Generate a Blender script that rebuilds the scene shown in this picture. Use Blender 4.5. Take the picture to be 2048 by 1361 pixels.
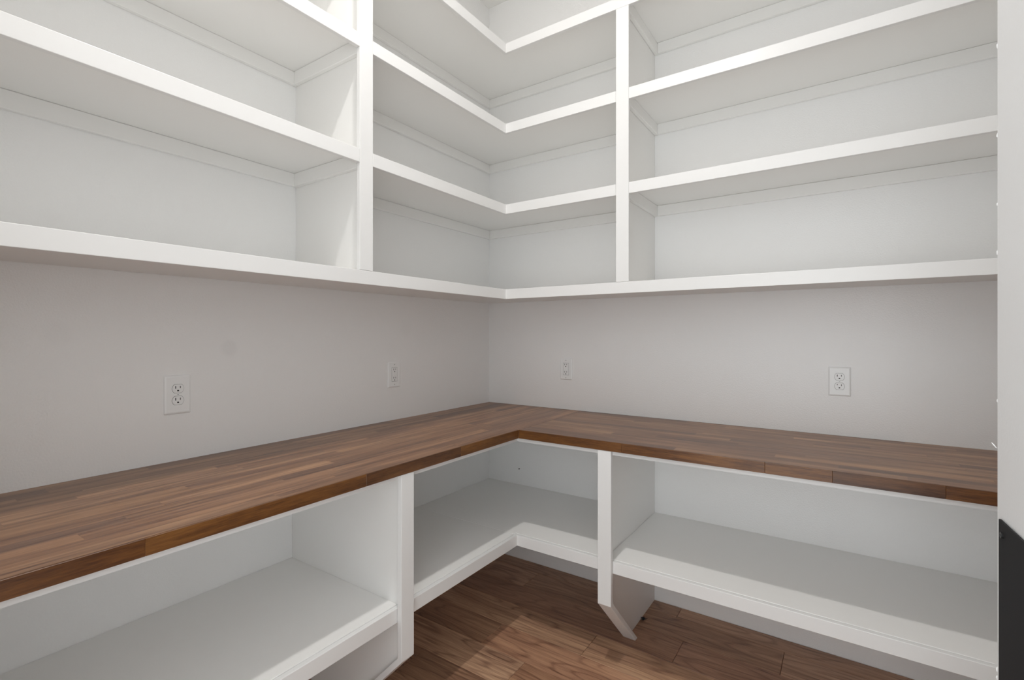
import bpy, bmesh, math, random
from mathutils import Vector, Matrix

# ------------------------------------------------------------------ camera, world, exposure
scene = bpy.context.scene
col = scene.collection
for o in list(bpy.data.objects):
    bpy.data.objects.remove(o)

F_PX, HORIZON, W_PX, H_PX = 978.67, 670.38, 2048.0, 1361.0
cam_d = bpy.data.cameras.new('camera')
cam = bpy.data.objects.new('camera', cam_d)
col.objects.link(cam)
cam_d.sensor_width = 36.0
cam_d.sensor_fit = 'HORIZONTAL'
cam_d.lens = F_PX / W_PX * 36.0
cam_d.shift_y = (HORIZON - H_PX / 2) / W_PX
cam_d.clip_start = 0.02
cam.location = (1.8304, -2.4363, 1.3306)
cam.rotation_euler = (math.pi / 2, 0, math.radians(34.239))
scene.camera = cam

world = bpy.data.worlds.new('world')
scene.world = world
world.use_nodes = True
bg = world.node_tree.nodes['Background']
bg.inputs[0].default_value = (0.94, 0.98, 1.0, 1)      # daylight of the bright room behind the open doorway
bg.inputs[1].default_value = 2.5

scene.view_settings.view_transform = 'Standard'
scene.view_settings.look = 'None'
scene.view_settings.gamma = 1.0
scene.view_settings.use_curve_mapping = False
scene.view_settings.exposure = 0.0
try:
    scene.cycles.max_bounces = 14
    scene.cycles.diffuse_bounces = 10
    scene.cycles.glossy_bounces = 4
except Exception:
    pass
LAMP_POWER = 23.0
FILL_POWER = 13.0


# added area light beyond the doorway: low frontal fill for the lower bays
fill_d = bpy.data.lights.new('fill_light', 'AREA')
fill_d.shape = 'RECTANGLE'
fill_d.size, fill_d.size_y = 2.0, 1.9
fill_d.energy = FILL_POWER
fill_d.color = (0.95, 0.98, 1.0)
fill = bpy.data.objects.new('fill_light', fill_d)
fill.location = (1.35, -4.9, 1.0)
fill.rotation_euler = (math.radians(90), 0, 0)
col.objects.link(fill)

R = random.Random(7)

# ------------------------------------------------------------------ measurements (metres; room corner at the origin)
ROOM_X, ROOM_Y, CEIL = 2.65, -2.46, 3.36
HC, DC, TC = 0.914, 0.6476, 0.0369            # worktop height, depth, thickness
DS = 0.4227                                   # upper shelf depth
S = [1.5599, 1.986, 2.3922, 2.7955]           # tops of the four upper shelves
TS, T4 = 0.0479, 0.0492                       # face trim heights
DL, ZL, TL = 0.6243, 0.439, 0.0472            # lower shelf
DD = 0.6457                                   # lower divider face
TT = 0.017                                    # trim thickness
UPY0, UPY1 = -1.3168, -1.2588                 # upper left divider face trim
UPX0, UPX1 = 1.0063, 1.0643                   # upper right divider face trim
LWY0, LWY1 = -1.3303, -1.2746                 # lower left divider face trim
LWX0, LWX1 = 1.0214, 1.0771                   # lower right divider face trim


# ------------------------------------------------------------------ helpers
def new_obj(name, bm, mat=None, parent=None, smooth=False):
    me = bpy.data.meshes.new(name)
    bmesh.ops.recalc_face_normals(bm, faces=bm.faces)
    bm.to_mesh(me)
    bm.free()
    if smooth:
        for p in me.polygons:
            p.use_smooth = True
    o = bpy.data.objects.new(name, me)
    col.objects.link(o)
    if mat:
        me.materials.append(mat)
    if parent is not None:
        o.parent = parent
    return o


def bm_box(x0, x1, y0, y1, z0, z1, bev=0.0, seg=2, bm=None):
    own = bm is None
    b = bmesh.new()
    vs = [b.verts.new((x, y, z)) for z in (z0, z1) for y in (y0, y1) for x in (x0, x1)]
    for f in ((0, 1, 3, 2), (4, 6, 7, 5), (0, 4, 5, 1), (2, 3, 7, 6), (0, 2, 6, 4), (1, 5, 7, 3)):
        b.faces.new([vs[i] for i in f])
    bmesh.ops.recalc_face_normals(b, faces=b.faces)
    if bev > 0:
        bmesh.ops.bevel(b, geom=list(b.edges), offset=bev, segments=seg, affect='EDGES', profile=0.5)
    if own:
        return b
    me = bpy.data.meshes.new('tmp')
    b.to_mesh(me)
    b.free()
    bm.from_mesh(me)
    bpy.data.meshes.remove(me)
    return bm


def bm_prism(pts, lo, hi, axis='z', bev=0.0, seg=2):
    """extrude a 2D outline along an axis; pts are (x,y) for z, (x,z) for y, (y,z) for x"""
    b = bmesh.new()
    def mk(p, t):
        return {'z': (p[0], p[1], t), 'y': (p[0], t, p[1]), 'x': (t, p[0], p[1])}[axis]
    a = [b.verts.new(mk(p, lo)) for p in pts]
    c = [b.verts.new(mk(p, hi)) for p in pts]
    b.faces.new(a)
    b.faces.new(c[::-1])
    n = len(pts)
    for i in range(n):
        b.faces.new((a[i], a[(i + 1) % n], c[(i + 1) % n], c[i]))
    bmesh.ops.recalc_face_normals(b, faces=b.faces)
    if bev > 0:
        bmesh.ops.bevel(b, geom=list(b.edges), offset=bev, segments=seg, affect='EDGES', profile=0.5)
    return b


def empty(name, loc=(0, 0, 0), rotz=0.0):
    o = bpy.data.objects.new(name, None)
    o.empty_display_size = 0.1
    o.location = loc
    o.rotation_euler = (0, 0, rotz)
    col.objects.link(o)
    return o


def tag(o, label=None, cat=None, group=None, kind=None):
    if label: o['label'] = label
    if cat: o['category'] = cat
    if group: o['group'] = group
    if kind: o['kind'] = kind
    return o


# ------------------------------------------------------------------ materials
def base_mat(name):
    m = bpy.data.materials.new(name)
    m.use_nodes = True
    nt = m.node_tree
    return m, nt, nt.nodes['Principled BSDF']


def nd(nt, kind, **kw):
    n = nt.nodes.new(kind)
    for k, v in kw.items():
        if k.startswith('i_'):
            n.inputs[k[2:].replace('_', ' ')].default_value = v
        else:
            setattr(n, k, v)
    return n


def paint(name, rgb, rough, bump=0.0, scale=300.0, dist=0.0006, spec=0.5):
    m, nt, b = base_mat(name)
    b.inputs['Base Color'].default_value = (*rgb, 1)
    b.inputs['Roughness'].default_value = rough
    b.inputs['Specular IOR Level'].default_value = spec
    if bump > 0:
        geo = nd(nt, 'ShaderNodeNewGeometry')
        n = nd(nt, 'ShaderNodeTexNoise', i_Scale=scale, i_Detail=2.0, i_Roughness=0.5)
        nt.links.new(geo.outputs['Position'], n.inputs['Vector'])
        bp = nd(nt, 'ShaderNodeBump', i_Strength=bump, i_Distance=dist)
        nt.links.new(n.outputs['Fac'], bp.inputs['Height'])
        nt.links.new(bp.outputs['Normal'], b.inputs['Normal'])
    return m


def wall_mat(name, rgb, smudges=()):
    m = paint(name, rgb, 0.36, bump=0.8, scale=190.0, dist=0.0011)
    nt = m.node_tree
    b = nt.nodes['Principled BSDF']
    if smudges:                                       # faint grey rubbed marks on the paint
        geo = nd(nt, 'ShaderNodeNewGeometry')
        wob = nd(nt, 'ShaderNodeTexNoise', i_Scale=18.0, i_Detail=2.0)
        nt.links.new(geo.outputs['Position'], wob.inputs['Vector'])
        last = None
        for (c, r, amt) in smudges:
            d = nd(nt, 'ShaderNodeVectorMath', operation='DISTANCE')
            nt.links.new(geo.outputs['Position'], d.inputs[0])
            d.inputs[1].default_value = c
            s = nd(nt, 'ShaderNodeMath', operation='MULTIPLY_ADD')
            nt.links.new(wob.outputs['Fac'], s.inputs[0])
            s.inputs[1].default_value = r * 0.5
            nt.links.new(d.outputs['Value'], s.inputs[2])
            mr = nd(nt, 'ShaderNodeMapRange', interpolation_type='SMOOTHSTEP')
            nt.links.new(s.outputs[0], mr.inputs['Value'])
            mr.inputs['From Min'].default_value = r * 0.75
            mr.inputs['From Max'].default_value = r * 1.5
            mr.inputs['To Min'].default_value = amt
            mr.inputs['To Max'].default_value = 0.0
            if last is None:
                last = mr.outputs[0]
            else:
                mx = nd(nt, 'ShaderNodeMath', operation='MAXIMUM')
                nt.links.new(last, mx.inputs[0])
                nt.links.new(mr.outputs[0], mx.inputs[1])
                last = mx.outputs[0]
        mix = nd(nt, 'ShaderNodeMix', data_type='RGBA')
        mix.inputs[6].default_value = (*rgb, 1)
        mix.inputs[7].default_value = (0.42, 0.42, 0.42, 1)
        nt.links.new(last, mix.inputs[0])
        nt.links.new(mix.outputs[2], b.inputs['Base Color'])
    return m


def wood(name, broad, broad_amt, ring, ring_amt, ring_pow, pores, pore_amt, streak, streak_amt, rough,
         bump=0.15, coat=0.0, coat_rough=0.3, spec=0.5):
    """grain runs along the object's local X; the tint comes from each piece's own colour"""
    m, nt, b = base_mat(name)
    L = nt.links.new
    oi = nd(nt, 'ShaderNodeObjectInfo')
    tc = nd(nt, 'ShaderNodeTexCoord')
    off = nd(nt, 'ShaderNodeMath', operation='MULTIPLY')
    L(oi.outputs['Random'], off.inputs[0]); off.inputs[1].default_value = 53.0
    cmb = nd(nt, 'ShaderNodeCombineXYZ')
    for i in range(3): L(off.outputs[0], cmb.inputs[i])
    add = nd(nt, 'ShaderNodeVectorMath', operation='ADD')
    L(tc.outputs['Object'], add.inputs[0]); L(cmb.outputs[0], add.inputs[1])

    def noise(scale, detail, rough_, dist=0.0):
        mp = nd(nt, 'ShaderNodeMapping'); mp.inputs['Scale'].default_value = scale
        L(add.outputs[0], mp.inputs['Vector'])
        n = nd(nt, 'ShaderNodeTexNoise', i_Scale=1.0, i_Detail=detail, i_Roughness=rough_, i_Distortion=dist)
        L(mp.outputs[0], n.inputs['Vector'])
        return n.outputs['Fac']
    n1 = noise((broad[0], broad[1], broad[1]), 1.2, 0.45, 0.15)
    n2 = noise((pores[0], pores[1], pores[1]), 3.0, 0.6)
    n3 = noise((streak[0], streak[1], streak[1]), 3.0, 0.55)
    # growth rings are contour lines of the broad field, slightly frayed by the pores
    fr = nd(nt, 'ShaderNodeMath', operation='MULTIPLY_ADD')
    L(n3, fr.inputs[0]); fr.inputs[1].default_value = 0.035; L(n1, fr.inputs[2])
    rm = nd(nt, 'ShaderNodeMath', operation='MULTIPLY'); rm.inputs[1].default_value = ring
    L(fr.outputs[0], rm.inputs[0])
    sn = nd(nt, 'ShaderNodeMath', operation='SINE'); L(rm.outputs[0], sn.inputs[0])
    r01 = nd(nt, 'ShaderNodeMapRange'); L(sn.outputs[0], r01.inputs['Value'])
    r01.inputs['From Min'].default_value = -1.0
    pw = nd(nt, 'ShaderNodeMath', operation='POWER'); pw.inputs[1].default_value = ring_pow
    L(r01.outputs[0], pw.inputs[0])

    def term(src, k, base, mid=0.5):
        t = nd(nt, 'ShaderNodeMath', operation='MULTIPLY_ADD')
        sb = nd(nt, 'ShaderNodeMath', operation='SUBTRACT'); L(src, sb.inputs[0]); sb.inputs[1].default_value = mid
        L(sb.outputs[0], t.inputs[0]); t.inputs[1].default_value = k
        if isinstance(base, float): t.inputs[2].default_value = base
        else: L(base, t.inputs[2])
        return t.outputs[0]
    v = term(n1, broad_amt, 1.0)
    v = term(n2, pore_amt, v)
    v = term(n3, streak_amt, v)
    v = term(pw.outputs[0], -ring_amt, v, 0.0)
    mx = nd(nt, 'ShaderNodeMath', operation='MAXIMUM'); L(v, mx.inputs[0]); mx.inputs[1].default_value = 0.16
    # darker grain is also a little redder
    g = nd(nt, 'ShaderNodeMath', operation='POWER'); L(mx.outputs[0], g.inputs[0]); g.inputs[1].default_value = 1.18
    cc = nd(nt, 'ShaderNodeCombineXYZ')
    L(mx.outputs[0], cc.inputs[0]); L(g.outputs[0], cc.inputs[1]); L(g.outputs[0], cc.inputs[2])
    sc = nd(nt, 'ShaderNodeVectorMath', operation='MULTIPLY')
    L(oi.outputs['Color'], sc.inputs[0]); L(cc.outputs[0], sc.inputs[1])
    L(sc.outputs[0], b.inputs['Base Color'])
    b.inputs['Roughness'].default_value = rough
    b.inputs['Specular IOR Level'].default_value = spec
    if coat:
        b.inputs['Coat Weight'].default_value = coat
        b.inputs['Coat Roughness'].default_value = coat_rough
    bp = nd(nt, 'ShaderNodeBump', i_Strength=bump, i_Distance=0.0006)
    L(n2, bp.inputs['Height'])
    L(bp.outputs['Normal'], b.inputs['Normal'])
    return m


WHITE = (0.84, 0.835, 0.82)
M_WALL = wall_mat('wall_paint', (0.868, 0.868, 0.864))
M_WALL_L = wall_mat('wall_paint_left', (0.868, 0.868, 0.864),
                    smudges=(((0, -1.555, 1.285), 0.032, 0.085), ((0, -2.02, 1.34), 0.035, 0.04),
                             ((0, -0.70, 1.36), 0.04, 0.03)))
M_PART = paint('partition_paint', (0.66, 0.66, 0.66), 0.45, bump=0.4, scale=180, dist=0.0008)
M_CEIL = paint('ceiling_paint', (0.86, 0.85, 0.83), 0.7, bump=0.4, scale=160, dist=0.001)
M_SHELF = paint('shelf_paint', WHITE, 0.38, bump=0.10, scale=140, dist=0.0005)
M_TRIM = paint('trim_paint', (0.79, 0.789, 0.782), 0.32, bump=0.06, scale=120, dist=0.0005)
M_STAVE = wood('butcher_block', (2.2, 26), 1.5, 16.0, 0.14, 3.0, (14, 380), 1.1, (4, 95), 1.5, 0.42, bump=0.10, coat=0.3, coat_rough=0.32)
M_EDGE = wood('sawn_edge', (3.0, 30), 1.3, 14.0, 0.15, 3.0, (30, 300), 1.2, (6, 80), 1.4, 0.38, bump=0.45)
M_FLOOR = wood('walnut_plank', (1.5, 8.5), 0.9, 62.0, 0.30, 7.0, (11, 300), 1.0, (3.0, 70), 1.0, 0.40, bump=0.18)
M_SUB = paint('floor_gap', (0.012, 0.008, 0.006), 0.9)
M_PLATE = paint('outlet_plastic', (0.87, 0.88, 0.88), 0.28)
M_RECEP = paint('receptacle_plastic', (0.86, 0.87, 0.87), 0.30)
M_DARK = paint('slot_shadow', (0.01, 0.01, 0.011), 0.8)
M_STEEL = paint('screw_metal', (0.55, 0.56, 0.56), 0.35)
M_BLACK = paint('black_metal', (0.012, 0.012, 0.013), 0.65, bump=0.1, scale=400, dist=0.0003, spec=0.2)
M_BLACKSCREW = paint('black_screw', (0.008, 0.008, 0.008), 0.35)
M_LINT = paint('lint', (0.012, 0.018, 0.024), 0.95)

# ------------------------------------------------------------------ the room
def structure(o, label):
    return tag(o, label, kind='structure')

structure(new_obj('wall_left', bm_box(-0.12, 0, ROOM_Y - 0.12, 0.12, -0.05, CEIL), M_WALL_L),
          'off-white painted left wall behind the shelving')
structure(new_obj('wall_back', bm_box(0, ROOM_X, 0, 0.12, -0.05, CEIL), M_WALL),
          'off-white painted back wall on the right side of the corner')
structure(new_obj('wall_side', bm_box(ROOM_X, ROOM_X + 0.12, ROOM_Y - 0.12, 0.12, -0.05, CEIL), M_WALL),
          'off-white painted wall closing the alcove')
structure(new_obj('ceiling', bm_box(-0.12, ROOM_X + 0.12, ROOM_Y - 0.12, 0.12, CEIL, CEIL + 0.1), M_CEIL),
          'white ceiling above the top shelf')
# front wall with the doorway the photograph is taken from
DOOR_X0, DOOR_X1, DOOR_H = 1.10, 2.06, 2.60
fw = [(0, -0.05), (DOOR_X0, -0.05), (DOOR_X0, DOOR_H), (DOOR_X1, DOOR_H), (DOOR_X1, -0.05),
      (ROOM_X, -0.05), (ROOM_X, CEIL), (0, CEIL)]
structure(new_obj('wall_front', bm_prism(fw, ROOM_Y - 0.12, ROOM_Y, 'y'), M_WALL),
          'off-white wall with the open doorway')

# short partition that closes the view on the right
PF = Vector((2.0126, -1.4528, 0))
PDIR = Vector((0.0628, -0.998, 0)).normalized()
PN = Vector((PDIR.y, -PDIR.x, 0))                # towards the camera side
if PN.x > 0: PN = -PN
plen = (PF.y - ROOM_Y) / 0.998
a = PF; b_ = PF + PDIR * plen
part = structure(new_obj('wall_right', bm_prism(
    [(a.x, a.y), (b_.x, b_.y), (b_.x + 0.115, b_.y), (a.x + 0.115, a.y)], -0.05, CEIL, 'z', bev=0.003), M_PART),
    'white partition wall end at the right edge of the view')
for (dz, h, w) in ((1.170, 0.0105, 0.0016), (0.845, 0.008, 0.003),
                   (0.833, 0.007, 0.003), (0.823, 0.007, 0.0025), (1.235, 0.005, 0.0014), (1.62, 0.006, 0.002),
                   (1.75, 0.008, 0.0018), (1.45, 0.007, 0.0018), (1.52, 0.005, 0.0018)):
    bmf = bmesh.new()
    bmesh.ops.create_icosphere(bmf, subdivisions=2, radius=0.5)
    for v in bmf.verts:
        v.co *= 1 + R.uniform(-0.18, 0.18)
        v.co = Vector((v.co.x * w, v.co.y * w, v.co.z * h))
    f = new_obj('paint_fleck', bmf, M_TRIM, part)
    f.location = (PF.x + 0.0005, PF.y - 0.0005, dz)
f = part.children[0]
f.location.x -= 0.0035; f.rotation_euler = (0, math.radians(-35), 0)

# floor: dark bed with separate planks
floor = structure(new_obj('floor', bm_box(-0.12, ROOM_X + 0.12, ROOM_Y - 0.12, 0.12, -0.06, -0.012), M_SUB),
                  'brown hardwood plank floor')
known = {0: [1.174], 1: [0.42, 1.62], 2: [1.25], 3: [0.923, 2.05], 4: [0.53, 1.70], 5: [0.755, 1.92], 6: [0.36, 1.30]}
PW, SEAM0 = 0.1665, -0.0975
row, y1 = 0, -0.002
FLOORTINT = [(0.300, 0.168, 0.102), (0.355, 0.208, 0.130), (0.255, 0.138, 0.084), (0.395, 0.240, 0.154), (0.320, 0.184, 0.113)]
PLANKTINT = {(5, 0): (0.50, 0.31, 0.195), (4, 1): (0.36, 0.195, 0.118), (4, 0): (0.33, 0.185, 0.112), (3, 0): (0.37, 0.22, 0.135),
             (3, 1): (0.43, 0.255, 0.155), (2, 0): (0.27, 0.145, 0.09), (2, 1): (0.30, 0.165, 0.105), (5, 1): (0.38, 0.205, 0.12)}
while y1 > ROOM_Y - 0.12:
    y0 = SEAM0 - PW * row
    js = known.get(row) or [R.uniform(0.3, 0.9), R.uniform(1.3, 2.1)]
    xs = [0.002] + js + [ROOM_X - 0.002]
    for i in range(len(xs) - 1):
        ln = xs[i + 1] - xs[i] - 0.0012
        wd = y1 - y0 - 0.0012
        p = new_obj('plank', bm_box(-ln / 2, ln / 2, -wd / 2, wd / 2, -0.012, 0, bev=0.0014, seg=1), M_FLOOR, floor)
        p.location = ((xs[i] + xs[i + 1]) / 2, (y0 + y1) / 2, 0)
        c = PLANKTINT.get((row, i)) or R.choice(FLOORTINT); k = R.uniform(0.98, 1.2)
        p.color = (c[0] * k, c[1] * k, c[2] * k, 1)
    y1 = y0
    row += 1

# ------------------------------------------------------------------ upper shelving
up = empty('wall_shelving', (0, 0, S[0]))
tag(up, 'white L-shaped open shelving wrapping the corner above the wooden worktop', 'shelving')
YEND, XEND = ROOM_Y, ROOM_X


def P(name, bm, mat, parent):
    """part given in room coordinates"""
    o = new_obj(name, bm, mat)
    o.parent = parent
    root = parent
    off = Vector((0, 0, 0))
    while root is not None:
        off += Vector(root.location)
        root = root.parent
    o.location = -off if parent.parent is None else -off
    return o


def shelf_board(poly, z0, z1, trims, zt0, zt1, root, bev=0.0012):
    s = P('shelf', bm_prism(poly, z0, z1, 'z', bev=0.0008, seg=1), M_SHELF, root)
    for (x0, x1, y0, y1) in trims:
        t = new_obj('face_trim', bm_box(x0, x1, y0, y1, zt0, zt1, bev=bev), M_TRIM, s)
    return s


G = 0.0004
e = DS - TT
for i, z in enumerate(S):
    full = i in (0, 3)
    if i == 0: zb, zt, tb = 1.5256, z - 0.001, z - T4
    else: zb, zt, tb = z - 0.012, z + 0.004, z - TS
    if i == 0: zt = z + 0.0005
    if full:
        poly = [(0.001, -0.001), (0.001, YEND + .001), (e, YEND + .001), (e, -e), (XEND - .001, -e), (XEND - .001, -0.001)]
        shelf_board(poly, zb, zt, [(e, DS, YEND + .001, -DS), (e, XEND - .001, -DS, -e)], tb, z, up)
    else:
        shelf_board([(0.001, YEND + .001), (e, YEND + .001), (e, -1.297), (0.001, -1.297)], zb, zt,
                    [(e, DS, YEND + .001, UPY0 - G)], tb, z, up)
        shelf_board([(0.001, -0.001), (0.001, -1.277), (e, -1.277), (e, -e), (1.0225, -e), (1.0225, -0.001)], zb, zt,
                    [(e, DS, UPY1 + G, -DS), (e, UPX0 - G, -DS, -e)], tb, z, up)
        shelf_board([(1.042, -0.001), (1.042, -e), (XEND - .001, -e), (XEND - .001, -0.001)], zb, zt,
                    [(UPX1 + G, XEND - .001, -DS, -e)], tb, z, up)
ZD0, ZD1 = S[0] + 0.0006, S[3] - TS - 0.0003
d = P('divider', bm_box(0.001, e, -1.296, -1.278, ZD0, S[3] - 0.0125, bev=0.0006, seg=1), M_SHELF, up)
new_obj('face_trim', bm_box(e, DS, UPY0, UPY1, ZD0, ZD1, bev=0.0012), M_TRIM, d)
d = P('divider', bm_box(1.0235, 1.041, -e, -0.001, ZD0, S[3] - 0.0125, bev=0.0006, seg=1), M_SHELF, up)
new_obj('face_trim', bm_box(UPX0, UPX1, -DS, -e, ZD0, ZD1, bev=0.0012), M_TRIM, d)
CT = 0.018
for z in S[1:]:
    c1, c0 = z - 0.0125, z - 0.0635
    for (x0, x1, y0, y1) in (
            (0.001, CT, YEND + .001, -1.2965),                 # left wall, near bay
            (CT, e - .004, -1.2965 - CT, -1.2965),             # divider, near side
            (CT, e - .004, -1.2775, -1.2775 + CT),             # divider, corner side
            (0.001, CT, -1.2775, -0.001),                      # left wall, corner bay
            (CT, 1.023, -CT, -0.001),                          # back wall, corner bay
            (1.023 - CT, 1.023, -e + .004, -CT),               # right divider, corner side
            (1.0415, 1.0415 + CT, -e + .004, -0.001),          # right divider, right side
            (1.0415 + CT, XEND - .001, -CT, -0.001)):          # back wall, right bay
        P('cleat', bm_box(x0, x1, y0, y1, c0, c1, bev=0.0015, seg=1), M_SHELF, up)

# ------------------------------------------------------------------ base shelving
lo = empty('base_shelving', (0, 0, 0))
tag(lo, 'white open base shelving with angled toe-kick legs under the wooden worktop', 'shelving')
el = DL - TT
ZU = HC - TC                                            # underside of the worktop
ey = 0.6243
# left run butts against the right run along the visible seam
s = P('shelf', bm_box(0.001, el - 0.0012, ROOM_Y + .001, LWY0 + 0.019, ZL - 0.0165, ZL + 0.0012, bev=0.001, seg=1), M_SHELF, lo)
new_obj('face_trim', bm_box(el, DL, ROOM_Y + .001, LWY0 + 0.019, ZL - TL, ZL, bev=0.0014), M_TRIM, s)
s = P('shelf', bm_box(0.001, el - 0.0012, LWY0 + 0.038, -ey + 0.0005, ZL - 0.0165, ZL + 0.0012, bev=0.001, seg=1), M_SHELF, lo)
new_obj('face_trim', bm_box(el, DL, LWY0 + 0.038, -DL, ZL - TL, ZL, bev=0.0014), M_TRIM, s)
s = P('shelf', bm_prism([(0.001, -0.001), (0.001, -ey + 0.0016), (el - 0.0012, -ey + 0.0016), (el, -el + 0.0012),
                         (LWX0 + 0.0005, -el + 0.0012), (LWX0 + 0.0005, -0.001)],
                        ZL - 0.0165, ZL + 0.0012, 'z', bev=0.001, seg=1), M_SHELF, lo)
new_obj('face_trim', bm_box(el, LWX0 + 0.0005, -DL, -el, ZL - TL, ZL, bev=0.0014), M_TRIM, s)
s = P('shelf', bm_box(1.0405, XEND - .001, -el + 0.0012, -0.001, ZL - 0.0165, ZL + 0.0012, bev=0.001, seg=1), M_SHELF, lo)
new_obj('face_trim', bm_box(1.0405, XEND - .001, -DL, -el, ZL - TL, ZL, bev=0.0014), M_TRIM, s)
# divider legs: panel plus bent face trim following the 45 degree toe kick
ZK = 0.2695
XT = DD - ZK + 0.004
dt = 0.0187
inner = DD - dt
ik = ZK - dt * (math.sqrt(2) - 1) * -1            # inner corner of the bent strip
ik = ZK + dt * math.tan(math.radians(22.5))
strip = [(DD, ZU - .0005), (DD, ZK), (DD - ZK, 0.0), (DD - ZK - dt * math.sqrt(2) + 0.012, 0.012), (inner, ik), (inner, ZU - .0005)]
panel = [(0.001, ZU - .0005), (0.001, 0.0), (DD - ZK - dt * math.sqrt(2), 0.0), (inner - .0002, ik), (inner - .0002, ZU - .0005)]
strip[3] = (DD - ZK - dt * math.sqrt(2), 0.0)
d = P('divider', bm_prism(panel, -1.3110, -1.2930, 'y'), M_SHELF, lo)
new_obj('face_trim', bm_prism(strip, LWY0, LWY1, 'y', bev=0.0014), M_TRIM, d)
d = P('divider', bm_prism([(-p[0], p[1]) for p in panel], 1.0218, 1.0398, 'x'), M_SHELF, lo)
new_obj('face_trim', bm_prism([(-p[0], p[1]) for p in strip], LWX0, LWX1, 'x', bev=0.0014), M_TRIM, d)
# white plywood top panel under the worktop; its edge shows as a thin band
RF, RH = 0.629, 0.0179
for pts in ([(0.001, ROOM_Y + .001), (RF, ROOM_Y + .001), (RF, LWY0 - .0003), (inner - .001, LWY0 - .0003), (inner - .001, -1.3115), (0.001, -1.3115)],
            [(0.001, -0.001), (0.001, -1.2925), (inner - .001, -1.2925), (inner - .001, LWY1 + .0003), (RF, LWY1 + .0003), (RF, -RF),
             (LWX0 - .0003, -RF), (LWX0 - .0003, -inner + .001), (1.0213, -inner + .001), (1.0213, -0.001)],
            [(1.0403, -0.001), (1.0403, -inner + .001), (LWX1 + .0003, -inner + .001), (LWX1 + .0003, -RF), (XEND - .001, -RF), (XEND - .001, -0.001)]):
    P('top_panel', bm_prism(pts, ZU - RH, ZU - 0.0006, 'z'), M_TRIM, lo)

# ------------------------------------------------------------------ worktops: glued staves
STAVE = [(0.220, 0.108, 0.055), (0.250, 0.128, 0.066), (0.190, 0.092, 0.048), (0.285, 0.150, 0.078),
         (0.232, 0.116, 0.059), (0.160, 0.080, 0.046), (0.262, 0.134, 0.068), (0.238, 0.118, 0.058)]
EDGE = [(0.120, 0.044, 0.010), (0.100, 0.039, 0.012), (0.135, 0.052, 0.012), (0.092, 0.036, 0.013)]


def worktop(root, length, depth, along, rnd, bulk, edge_breaks):
    """staves run along X or Y from 0 to length; depth measured from the wall"""
    rows = 14
    band = 0.006                                          # rough-sawn, darker stained front edging
    w = (depth - band) / rows

    def put(name, t, ln, y0, y1, mat, c, bev=0.0):
        wd = y0 - y1
        o = new_obj(name, bm_box(-ln / 2 + .00005, ln / 2 - .00005, -wd / 2 + .00004, wd / 2 - .00004, -TC, 0, bev=bev, seg=1), mat, root)
        if along == 'X':
            o.location = (t + ln / 2, (y0 + y1) / 2, 0)
        else:
            o.location = (-(y0 + y1) / 2, -(t + ln / 2), 0)
            o.rotation_euler = (0, 0, math.pi / 2)
        o.color = (*c, 1)
    for r in range(rows):
        t = 0.0
        first = rnd.uniform(0.15, 0.8)
        while t < length - 1e-6:
            ln = first if t == 0 else rnd.uniform(0.30, 0.85)
            if t + ln > length - 0.18: ln = length - t
            c = rnd.choice(STAVE); k = rnd.uniform(0.9, 1.1) * bulk
            put('stave', t, ln, -r * w, -(r + 1) * w, M_STAVE, [q * k for q in c])
            t += ln
    if edge_breaks[0] > 0.1:                              # where the other worktop butts on there is no edging
        put('stave', 0.0, edge_breaks[0], -depth + band, -depth, M_STAVE, [q * bulk for q in STAVE[1]])
    br = edge_breaks + [length]
    t = br[0]
    for q in br[1:]:
        c = rnd.choice(EDGE)
        put('edge_band', t, q - t, -depth + band, -depth, M_EDGE, c, bev=0.0007)
        t = q


cl = empty('countertop', (0.001, -0.001, HC))
tag(cl, 'reddish brown butcher block worktop along the left wall running into the corner', 'countertop', 'wooden worktops')
worktop(cl, -ROOM_Y - 0.004, DC - 0.001, 'Y', random.Random(21), 1.0, [DC + .0005, 1.035, 1.47, 2.03])
cr = empty('countertop', (DC + 0.0008, -0.001, HC))
tag(cr, 'dark brown butcher block worktop along the back wall, butted against the corner piece', 'countertop', 'wooden worktops')
worktop(cr, ROOM_X - DC - 0.004, DC - 0.001, 'X', random.Random(5), 0.92, [0.001, 0.472, 0.965, 1.150, 1.412])

# ------------------------------------------------------------------ wall outlets
def rounded_plate(w, h, t, b):
    """plate lying in XZ, facing -Y, back at y=0, with a sloped rim of width b"""
    bm = bmesh.new()
    def loop(wx, hz, y, r=0.003, n=3):
        vs = []
        for (sx, sz, a0) in ((1, 1, 0), (-1, 1, 90), (-1, -1, 180), (1, -1, 270)):
            for k in range(n + 1):
                a = math.radians(a0 + 90 * k / n)
                vs.append(bm.verts.new((sx * (wx / 2 - r) + r * math.cos(a), y, sz * (hz / 2 - r) + r * math.sin(a))))
        return vs
    ls = [loop(w, h, 0), loop(w, h, -t * 0.35), loop(w - b * 0.5, h - b * 0.5, -t * 0.75), loop(w - 2 * b, h - 2 * b, -t)]
    for p, q in zip(ls, ls[1:]):
        n = len(p)
        for i in range(n):
            bm.faces.new((p[i], p[(i + 1) % n], q[(i + 1) % n], q[i]))
    bm.faces.new(ls[0]); bm.faces.new(ls[-1][::-1])
    return bm


def extrude_outline(pts, y0, y1, bev=0.0):
    return bm_prism(pts, y0, y1, 'y', bev=bev, seg=1)


def duplex_outline(cz):
    pts = []
    r, hz = 0.0172, 0.0142
    a0 = math.asin(hz / r)
    for sgn in (0, math.pi):
        for k in range(9):
            a = sgn - a0 + 2 * a0 * k / 8
            pts.append((r * math.cos(a), cz + r * math.sin(a)))
    return pts


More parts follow.
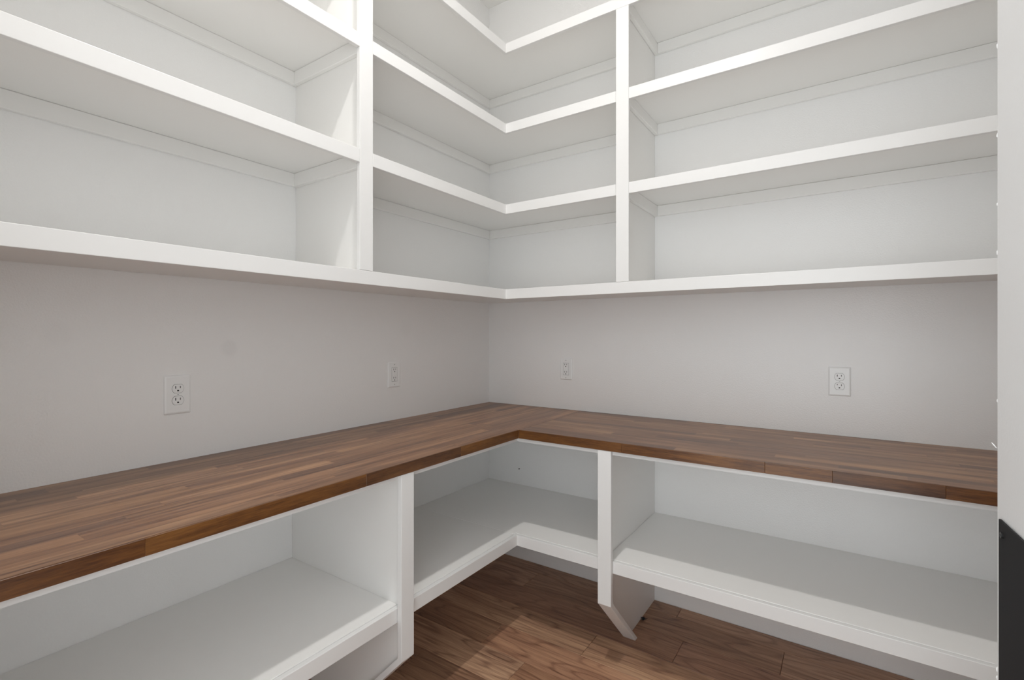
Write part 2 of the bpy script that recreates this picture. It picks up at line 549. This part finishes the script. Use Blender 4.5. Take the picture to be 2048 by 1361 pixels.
def disc(r, y0, y1, cx=0, cz=0, n=16, flat=None):
    pts = []
    for k in range(n):
        a = 2 * math.pi * k / n
        z = r * math.sin(a)
        if flat is not None: z = max(z, -flat)
        pts.append((cx + r * math.cos(a), cz + z))
    return bm_prism(pts, y0, y1, 'y')


def contacts(parent, cz, yf, k=1.0, blocked=False):
    """two slots and the ground hole of a receptacle"""
    new_obj('slot', bm_box(-0.0075 * k - .0012, -0.0075 * k + .0012, yf - .0002, yf + .002, cz + (.0045 if blocked else .0005), cz + .0090), M_DARK, parent)
    new_obj('slot', bm_box(0.0065 * k - .0011, 0.0065 * k + .0011, yf - .0002, yf + .002, cz + .0012, cz + .0085), M_DARK, parent)
    new_obj('ground_hole', disc(0.0030, yf - .0002, yf + .002, -0.0003, cz - .0068, 12, flat=.0016), M_DARK, parent)


def screw(parent, cz, y, mat, r=0.0028):
    s = new_obj('screw', disc(r, y - .0009, y + .001, 0, cz, 14), mat, parent)
    new_obj('screw_slot', bm_box(-r * .8, r * .8, y - .0011, y, cz - .0004, cz + .0004), M_DARK, s)


def outlet(kind, loc, rotz, label, group, w=0.078, h=0.122, blocked=False):
    root = empty('wall_outlet', loc, rotz)
    tag(root, label, 'outlet', group)
    t = 0.0062
    new_obj('cover_plate', rounded_plate(w, h, t, 0.006 if kind == 'duplex' else 0.0045), M_PLATE, root)
    if kind == 'duplex':
        for cz in (0.0195, -0.0195):
            # dark gap around the receptacle face, then the face itself
            rc = new_obj('receptacle', extrude_outline(duplex_outline(cz), -t - 0.0016, -0.001, bev=0.0006), M_RECEP, root)
            ol = [(x * 1.04, cz + (z - cz) * 1.05) for x, z in duplex_outline(cz)]
            new_obj('gap_ring', extrude_outline(ol, -t - 0.00012, -0.0015), M_DARK, rc)
            contacts(rc, cz, -t - 0.0016, blocked=blocked and cz < 0)
        screw(root, 0, -t, M_RECEP)
    else:
        hw, hh = 0.0166, 0.0335
        rc = new_obj('receptacle', bm_box(-hw, hw, -t - 0.0014, -0.001, -hh, hh, bev=0.0009, seg=1), M_RECEP, root)
        new_obj('gap_ring', bm_box(-hw - .0008, hw + .0008, -t - .00012, -.0015, -hh - .0008, hh + .0008), M_DARK, rc)
        for cz in (0.0205, -0.0205):
            contacts(rc, cz, -t - 0.0014, 0.9)
        for cz in (0.0042, -0.0042):
            new_obj('test_button', bm_box(-0.0085, 0.0085, -t - .0022, -t, cz - .0030, cz + .0030, bev=.0005, seg=1), M_RECEP, rc)
        for cz in (0.0484, -0.0484):
            screw(root, cz, -t, M_STEEL, 0.0026)
    return root


# plates face -Y by construction; on the left wall they are turned to face +X
outlet('duplex', (0.0005, -1.7200, 1.1335), math.radians(90), 'white duplex outlet on the left wall, largest of the four wall plates', 'wall outlets above the worktop', h=0.127)
outlet('decor', (0.0005, -0.7790, 1.1370), math.radians(90), 'white rectangular-faced outlet on the left wall, nearer to the corner', 'wall outlets above the worktop', h=0.124)
outlet('decor', (0.5410, -0.0005, 1.1400), 0, 'white rectangular-faced outlet on the back wall just right of the corner', 'wall outlets above the worktop', w=0.075, h=0.118)
outlet('duplex', (1.8115, -0.0005, 1.1380), 0, 'white duplex outlet with sloped rim on the back wall, farthest right of the four', 'wall outlets above the worktop', h=0.119, blocked=True)

# ------------------------------------------------------------------ black metal panel on the partition
ang = math.atan2(PN.y, PN.x) + math.pi / 2              # local -Y points along PN
pan = empty('metal_panel', tuple(PF + PN * 0.0004), ang)
tag(pan, 'flat black metal panel with dark screws on the white partition at the right edge', 'panel')
inv = pan.matrix_basis.inverted()
def local(along, z, out=0.0):
    w = PF + PDIR * along + PN * out
    return (Matrix.Rotation(-ang, 3, 'Z') @ (Vector((w.x, w.y, z)) - Vector(pan.location)))
PT, A0, A1, PZ0, PZ1 = 0.003, 0.022, 0.50, 0.25, 1.0702
l0, l1 = local(A0, 0), local(A1, 0)
x0, x1 = sorted((l0.x, l1.x))
new_obj('plate', bm_box(x0, x1, -PT - 0.0004, -0.0002, PZ0, PZ1, bev=0.0006, seg=1), M_BLACK, pan)
for z in (PZ1 - 0.018, PZ1 - 0.228, PZ1 - 0.438, PZ1 - .648):
    for al in (A0 + 0.0165, A1 - 0.0165):
        lx = local(al, 0).x
        s = new_obj('screw', disc(0.0042, -PT - 0.0026, -PT, 0, 0, 14), M_BLACKSCREW, pan)
        s.location = (lx, 0, z)
        new_obj('screw_slot', bm_box(-.0030, .0030, -PT - .0028, -PT - .002, -.0005, .0005), M_DARK, s)

# ------------------------------------------------------------------ small things
sc_ = new_obj('wall_screw', disc(0.0035, -0.004, 0.0005, 0, 0, 12), M_BLACKSCREW)
sc_.location = (0.225, 0, 0.532)
tag(sc_, 'tiny dark screw head in the back wall inside the corner base shelf', 'screw')

bml = bmesh.new()
for k in range(16):
    a = R.uniform(0, 6.28); l = R.uniform(.006, .014); zz = R.uniform(0.0015, .008)
    c = Vector((R.uniform(-.006, .006), R.uniform(-.008, .008), zz * 0.6 + 0.0012))
    dv = Vector((math.cos(a) * l, math.sin(a) * l, 0))
    n = Vector((-dv.y, dv.x, 0)).normalized() * 0.0009
    p = [c - dv - n, c - dv + n, c + dv + n + Vector((0, 0, zz * .4)), c + dv - n + Vector((0, 0, zz * .4))]
    lo_ = [bml.verts.new(q) for q in p]
    hi_ = [bml.verts.new(q + Vector((0, 0, 0.0012))) for q in p]
    bml.faces.new(lo_); bml.faces.new(hi_[::-1])
    for i in range(4):
        bml.faces.new((lo_[i], lo_[(i + 1) % 4], hi_[(i + 1) % 4], hi_[i]))
lint = new_obj('lint_tuft', bml, M_LINT)
lint.location = (1.052, -0.205, 0.0)
tag(lint, 'small dark tuft of lint on the floor beside the right shelf leg', 'lint')

# ------------------------------------------------------------------ ceiling lamp (the pantry's own light)
LX, LY = 1.12, -1.62
lamp = empty('ceiling_light', (LX, LY, CEIL))
tag(lamp, 'round white flush ceiling light above the middle of the pantry', 'light')
bmr = bmesh.new()
prof = [(0.105, 0.0), (0.105, -0.006), (0.098, -0.011), (0.082, -0.012), (0.080, -0.006), (0.080, 0.0)]
N = 40
rings = [[bmr.verts.new((r * math.cos(2 * math.pi * k / N), r * math.sin(2 * math.pi * k / N), z)) for k in range(N)] for r, z in prof]
for p, q in zip(rings, rings[1:]):
    for k in range(N):
        bmr.faces.new((p[k], p[(k + 1) % N], q[(k + 1) % N], q[k]))
new_obj('trim_ring', bmr, M_TRIM, lamp, smooth=True)
m_lens, nt, b = base_mat('lamp_lens')
b.inputs['Base Color'].default_value = (0.9, 0.88, 0.84, 1)
b.inputs['Emission Color'].default_value = (1.0, 0.975, 0.945, 1)
b.inputs['Emission Strength'].default_value = 8.0
bmd = bmesh.new()
bmesh.ops.create_cone(bmd, cap_ends=True, segments=40, radius1=0.078, radius2=0.0795, depth=0.004)
ln = new_obj('lens', bmd, m_lens, lamp)
ln.location = (0, 0, -0.004)
ld = bpy.data.lights.new('lamp_light', 'AREA')
ld.shape = 'DISK'
ld.size = 0.09
ld.energy = LAMP_POWER
ld.color = (1.0, 0.975, 0.945)
lo_l = bpy.data.objects.new('lamp_light', ld)
col.objects.link(lo_l)
lo_l.parent = lamp
lo_l.location = (0, 0, -0.014)
